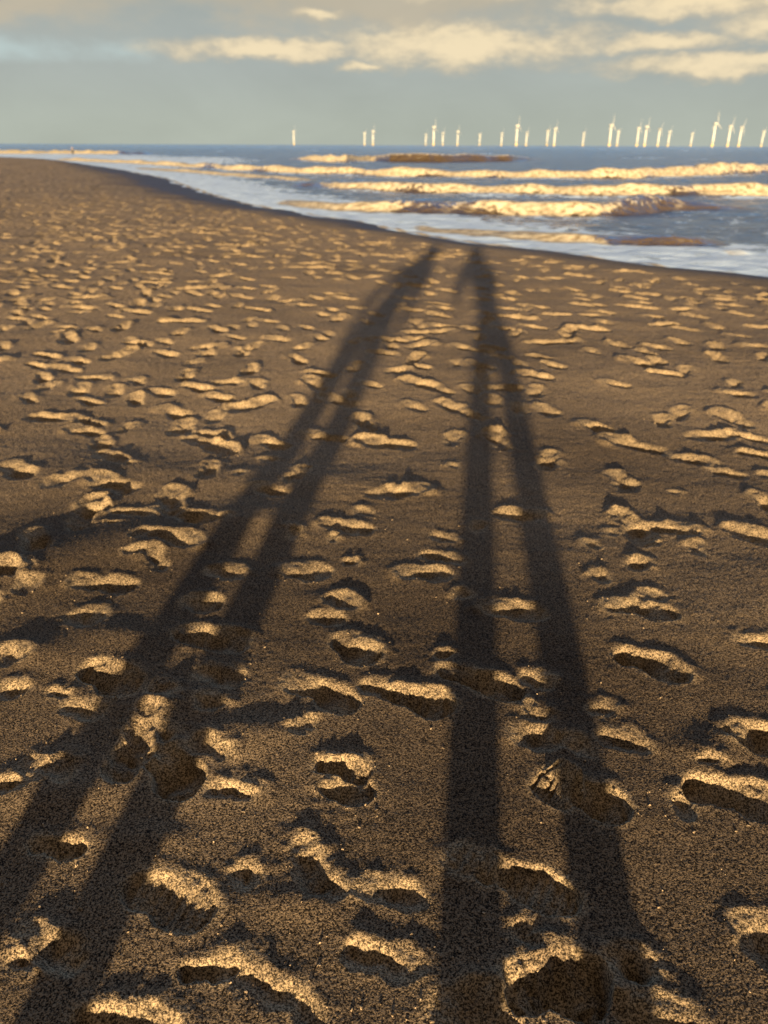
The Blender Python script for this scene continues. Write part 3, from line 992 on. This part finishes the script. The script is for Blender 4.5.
def person(label, loc, rz, H, stance, arms, coat, hair_long, stride=0.0, coat_long=0.0, trousers=None, boots=None, group=None, lean=0.0):
    """arms: for left (-1) and right (+1): elbow and wrist in body space, finger direction"""
    root = thing("person", label, "person", loc, rz, group)
    k = H / 1.72
    c = Chain()
    pel = c.add((0, 0, .93 * k), (.135 * k, .10 * k))
    wa = c.add((0, 0, 1.10 * k), (.125 * k, .09 * k), pel)
    chs = c.add((0, .01, 1.28 * k), (.15 * k, .105 * k), wa)
    nb = c.add((0, 0, 1.43 * k), (.075 * k, .065 * k), chs)
    nk = c.add((0, .008, 1.50 * k), .055 * k, nb)
    jaw = c.add((0, .03, 1.565 * k), (.062 * k, .072 * k), nk)
    hd = c.add((0, .018, 1.63 * k), (.074 * k, .092 * k), jaw)
    c.add((0, .010, 1.685 * k), (.062 * k, .078 * k), hd)
    c.add((0, .118, 1.590 * k), .013 * k, hd)                      # nose
    for s in (-1, 1):
        c.add((s * .079 * k, .0, 1.605 * k), (.010, .020), hd)       # ears
    legs = {}
    for s in (-1, 1):
        hip = c.add((s * .085 * k, 0, .87 * k), .088 * k, pel)
        fx = s * stance / 2
        kn = c.add((s * .085 * k * .4 + fx * .6, .02 + s * stride * .5, .48 * k), .058 * k, hip)
        ca = c.add((fx * .85 + s * .01, -.01 + s * stride * .8, .33 * k), .056 * k, kn)
        an = c.add((fx, -.02 + s * stride, .09), .038 * k, ca)
        c.add((fx * 1.03, .07 + s * stride, .045), .036 * k, an)
        legs[s] = (hip, kn, ca, an)
        sh = c.add((s * .175 * k, 0, 1.395 * k), .058 * k, chs)
        el_, wr_, fw, sd_, nr, cu = arms[s]
        e1 = c.add(el_, .042 * k, sh)
        w1_ = c.add(wr_, .027 * k, e1)
        hand(c, w1_, Vector(fw).normalized(), Vector(sd_).normalized(), Vector(nr).normalized(), cu)
        legs[('arm', s)] = (sh, e1, w1_)
    for v in c.V:
        if v.z > .93 * k:
            v.x += lean * (v.z - .93 * k) / (.72 * k) * (1.0 if abs(v.x) < .2 else 0.0)
    skin("body", c.V, c.E, c.Rd, M_SKIN, root)
    V = c.V
    hx_ = lean * .96
    # clothes follow the same joints, a little fuller
    q = Chain()
    a = q.add(V[chs], (.168 * k, .125 * k))
    w_ = q.add(V[wa], (.150 * k, .115 * k), a)
    hpv = q.add(V[pel] + Vector((0, 0, .01)), (.172 * k, .135 * k), w_)
    q.add(V[pel] - Vector((0, 0, .13)), (.225 * k, .175 * k), hpv)
    q.add(V[nb] + Vector((0, 0, .02)), (.085 * k, .080 * k), a)
    for s in (-1, 1):
        sh, e1, w1_ = legs[('arm', s)]
        i = q.add(V[sh], .066 * k, a)
        i = q.add(V[e1], .048 * k, i)
        q.add(V[e1].lerp(V[w1_], .93), .036 * k, i)
    skin("coat", q.V, q.E, q.Rd, coat, root)
    q = Chain()
    a = q.add(V[pel], (.142 * k, .108 * k))
    q.add(V[pel] + Vector((0, 0, .12)), (.130 * k, .095 * k), a)
    for s in (-1, 1):
        hip, kn, ca, an = legs[s]
        i = q.add(V[hip], .098 * k, a)
        i = q.add(V[kn], .083 * k, i)
        i = q.add(V[ca], .080 * k, i)
        q.add(V[an] + Vector((0, 0, -.02)), .072 * k, i)
    skin("trousers", q.V, q.E, q.Rd, trousers or M_JEANS, root)
    for s in (-1, 1):
        an = V[legs[s][3]]
        q = Chain()
        a = q.add((an.x, an.y - .01, .045), (.046, .042))
        q.add((an.x, an.y, .15), .052, a)
        i = q.add((an.x + s * .008, an.y + .09, .040), (.048, .036), a)
        q.add((an.x + s * .014, an.y + .165, .034), (.042, .030), i)
        q.add((an.x, an.y - .055, .042), (.036, .034), a)
        skin("boot", q.V, q.E, q.Rd, boots or M_BOOT, root)
    bm = bmesh.new()
    bmesh.ops.create_uvsphere(bm, u_segments=28, v_segments=20, radius=1)
    hs = 1.0 if hair_long else 0.80            # a hood up over the head, or short hair
    if hair_long:
        bmesh.ops.delete(bm, geom=[v for v in bm.verts if v.co.y > .62 and v.co.z < .75], context='VERTS')
    else:
        bmesh.ops.delete(bm, geom=[v for v in bm.verts if v.co.z < -.35 or (v.co.y > .35 and v.co.z < .45)], context='VERTS')
    for v in bm.verts:
        low = max(0.0, -v.co.z - .2)
        v.co = Vector((v.co.x * .128 * hs * (1 + .35 * low) + hx_ * (1 - .12 * low), v.co.y * .135 * hs - .012, v.co.z * .165 * hs + 1.615))
        v.co.z *= k
    bmesh.ops.solidify(bm, geom=bm.faces[:], thickness=.008)
    from_bm("hood" if hair_long else "hair", bm, coat if hair_long else M_HAIR, root)
    if hair_long:
        bm = bmesh.new()
        lathe(bm, [(.175, 1.375 * k), (.160, 1.42 * k), (.128, 1.47 * k), (.110, 1.52 * k), (.100, 1.55 * k)], 24, Matrix.Translation((hx_ * .72, -.012, 0)))
        from_bm("collar", bm, coat, root)
    for s in (-1, 1):
        bm = bmesh.new()
        bmesh.ops.create_uvsphere(bm, u_segments=12, v_segments=8, radius=.012)
        bmesh.ops.translate(bm, verts=bm.verts, vec=(hx_ + s * .031, .094, 1.632 * k))
        from_bm("eye", bm, M_EYE, root)
    bm = bmesh.new()
    bmesh.ops.create_uvsphere(bm, u_segments=12, v_segments=8, radius=1)
    bmesh.ops.scale(bm, verts=bm.verts, vec=(.024, .008, .006))
    bmesh.ops.translate(bm, verts=bm.verts, vec=(hx_ * .95, .100, 1.552 * k))
    from_bm("mouth", bm, plain("lip", (0.42, 0.18, 0.15), .5), root)
    return root


def spot(l, a):
    return LX[0] * l + AX[0] * a, LX[1] * l + AX[1] * a


# the photographer, close behind the lens, both hands up to the phone
PL, PA = 0.216, -0.36
x, y = spot(PL, PA)
hx = -PL            # the phone, in body space
hy_ = -PA - 0.01
arms_p = {
    -1: ((-.365, .08, 1.09), (hx - .075, hy_ - .10, 1.455), (.35, .75, .25), (0, 0, 1), (.8, -.4, 0), .5),
    1: ((.10, .17, 1.14), (hx + .085, hy_ - .11, 1.44), (-.35, .75, .3), (0, 0, 1), (-.8, -.4, 0), -.5),
}
person("photographer in a dark hooded coat holding a phone up with both hands", (x, y, 0), -SUN_AZ, 1.73, 0.30, arms_p, M_COAT, True, lean=-.14)
# the companion on the left, hands down at the sides
x, y = spot(-0.846, -0.36)
arms_c = {
    -1: ((-.205, -.03, 1.14), (-.19, .06, .90), (.02, .1, -1), (.0, 1, .1), (1, 0, 0), -.3),
    1: ((.27, -.03, 1.14), (.22, .06, .90), (-.02, .1, -1), (.0, 1, .1), (-1, 0, 0), .3),
}
person("person in a grey hooded coat standing beside the photographer with arms hanging down", (x, y, 0), -SUN_AZ, 1.73, 0.25, arms_c, M_COAT2, True, lean=.25)

# the phone the picture is taken with, just behind the lens
ph = thing("smartphone", "dark smartphone held upright by the photographer", "phone", (0, -0.02 * math.cos(PITCH) - 0.05 * math.sin(PITCH), CAM_H + 0.02 * math.sin(PITCH) - 0.05 * math.cos(PITCH)), 0)
ph.rotation_euler = (-PITCH, 0, 0)
bm = bmesh.new()
bmesh.ops.create_cube(bm, size=1)
bmesh.ops.scale(bm, verts=bm.verts, vec=(.072, .008, .148))
bmesh.ops.bevel(bm, geom=bm.edges[:], offset=.0035, segments=2, affect='EDGES')
from_bm("shell", bm, M_PHONE, ph)
bm = bmesh.new()
bmesh.ops.create_cube(bm, size=1)
bmesh.ops.scale(bm, verts=bm.verts, vec=(.066, .001, .140))
bmesh.ops.translate(bm, verts=bm.verts, vec=(0, -.0046, 0))
from_bm("screen", bm, plain("dark_glass", (.02, .02, .022), .1), ph)

# a small dark figure in the white water far down the beach
p = gp(74, 154.9, SEA_Z)
arms_w = {
    -1: ((-.30, .05, 1.12), (-.42, .20, .98), (-.3, .7, -.3), (0, .4, 1), (1, 0, 0), -.2),
    1: ((.30, .05, 1.12), (.44, .18, 1.0), (.3, .7, -.3), (0, .4, 1), (-1, 0, 0), .2),
}
person("tiny dark figure wading in the white breaking surf at the far left", (p[0], p[1] - .4, SEA_Z - .62), R(160), 1.8, .5, arms_w, M_WETSUIT, False, trousers=M_WETSUIT, boots=M_WETSUIT)
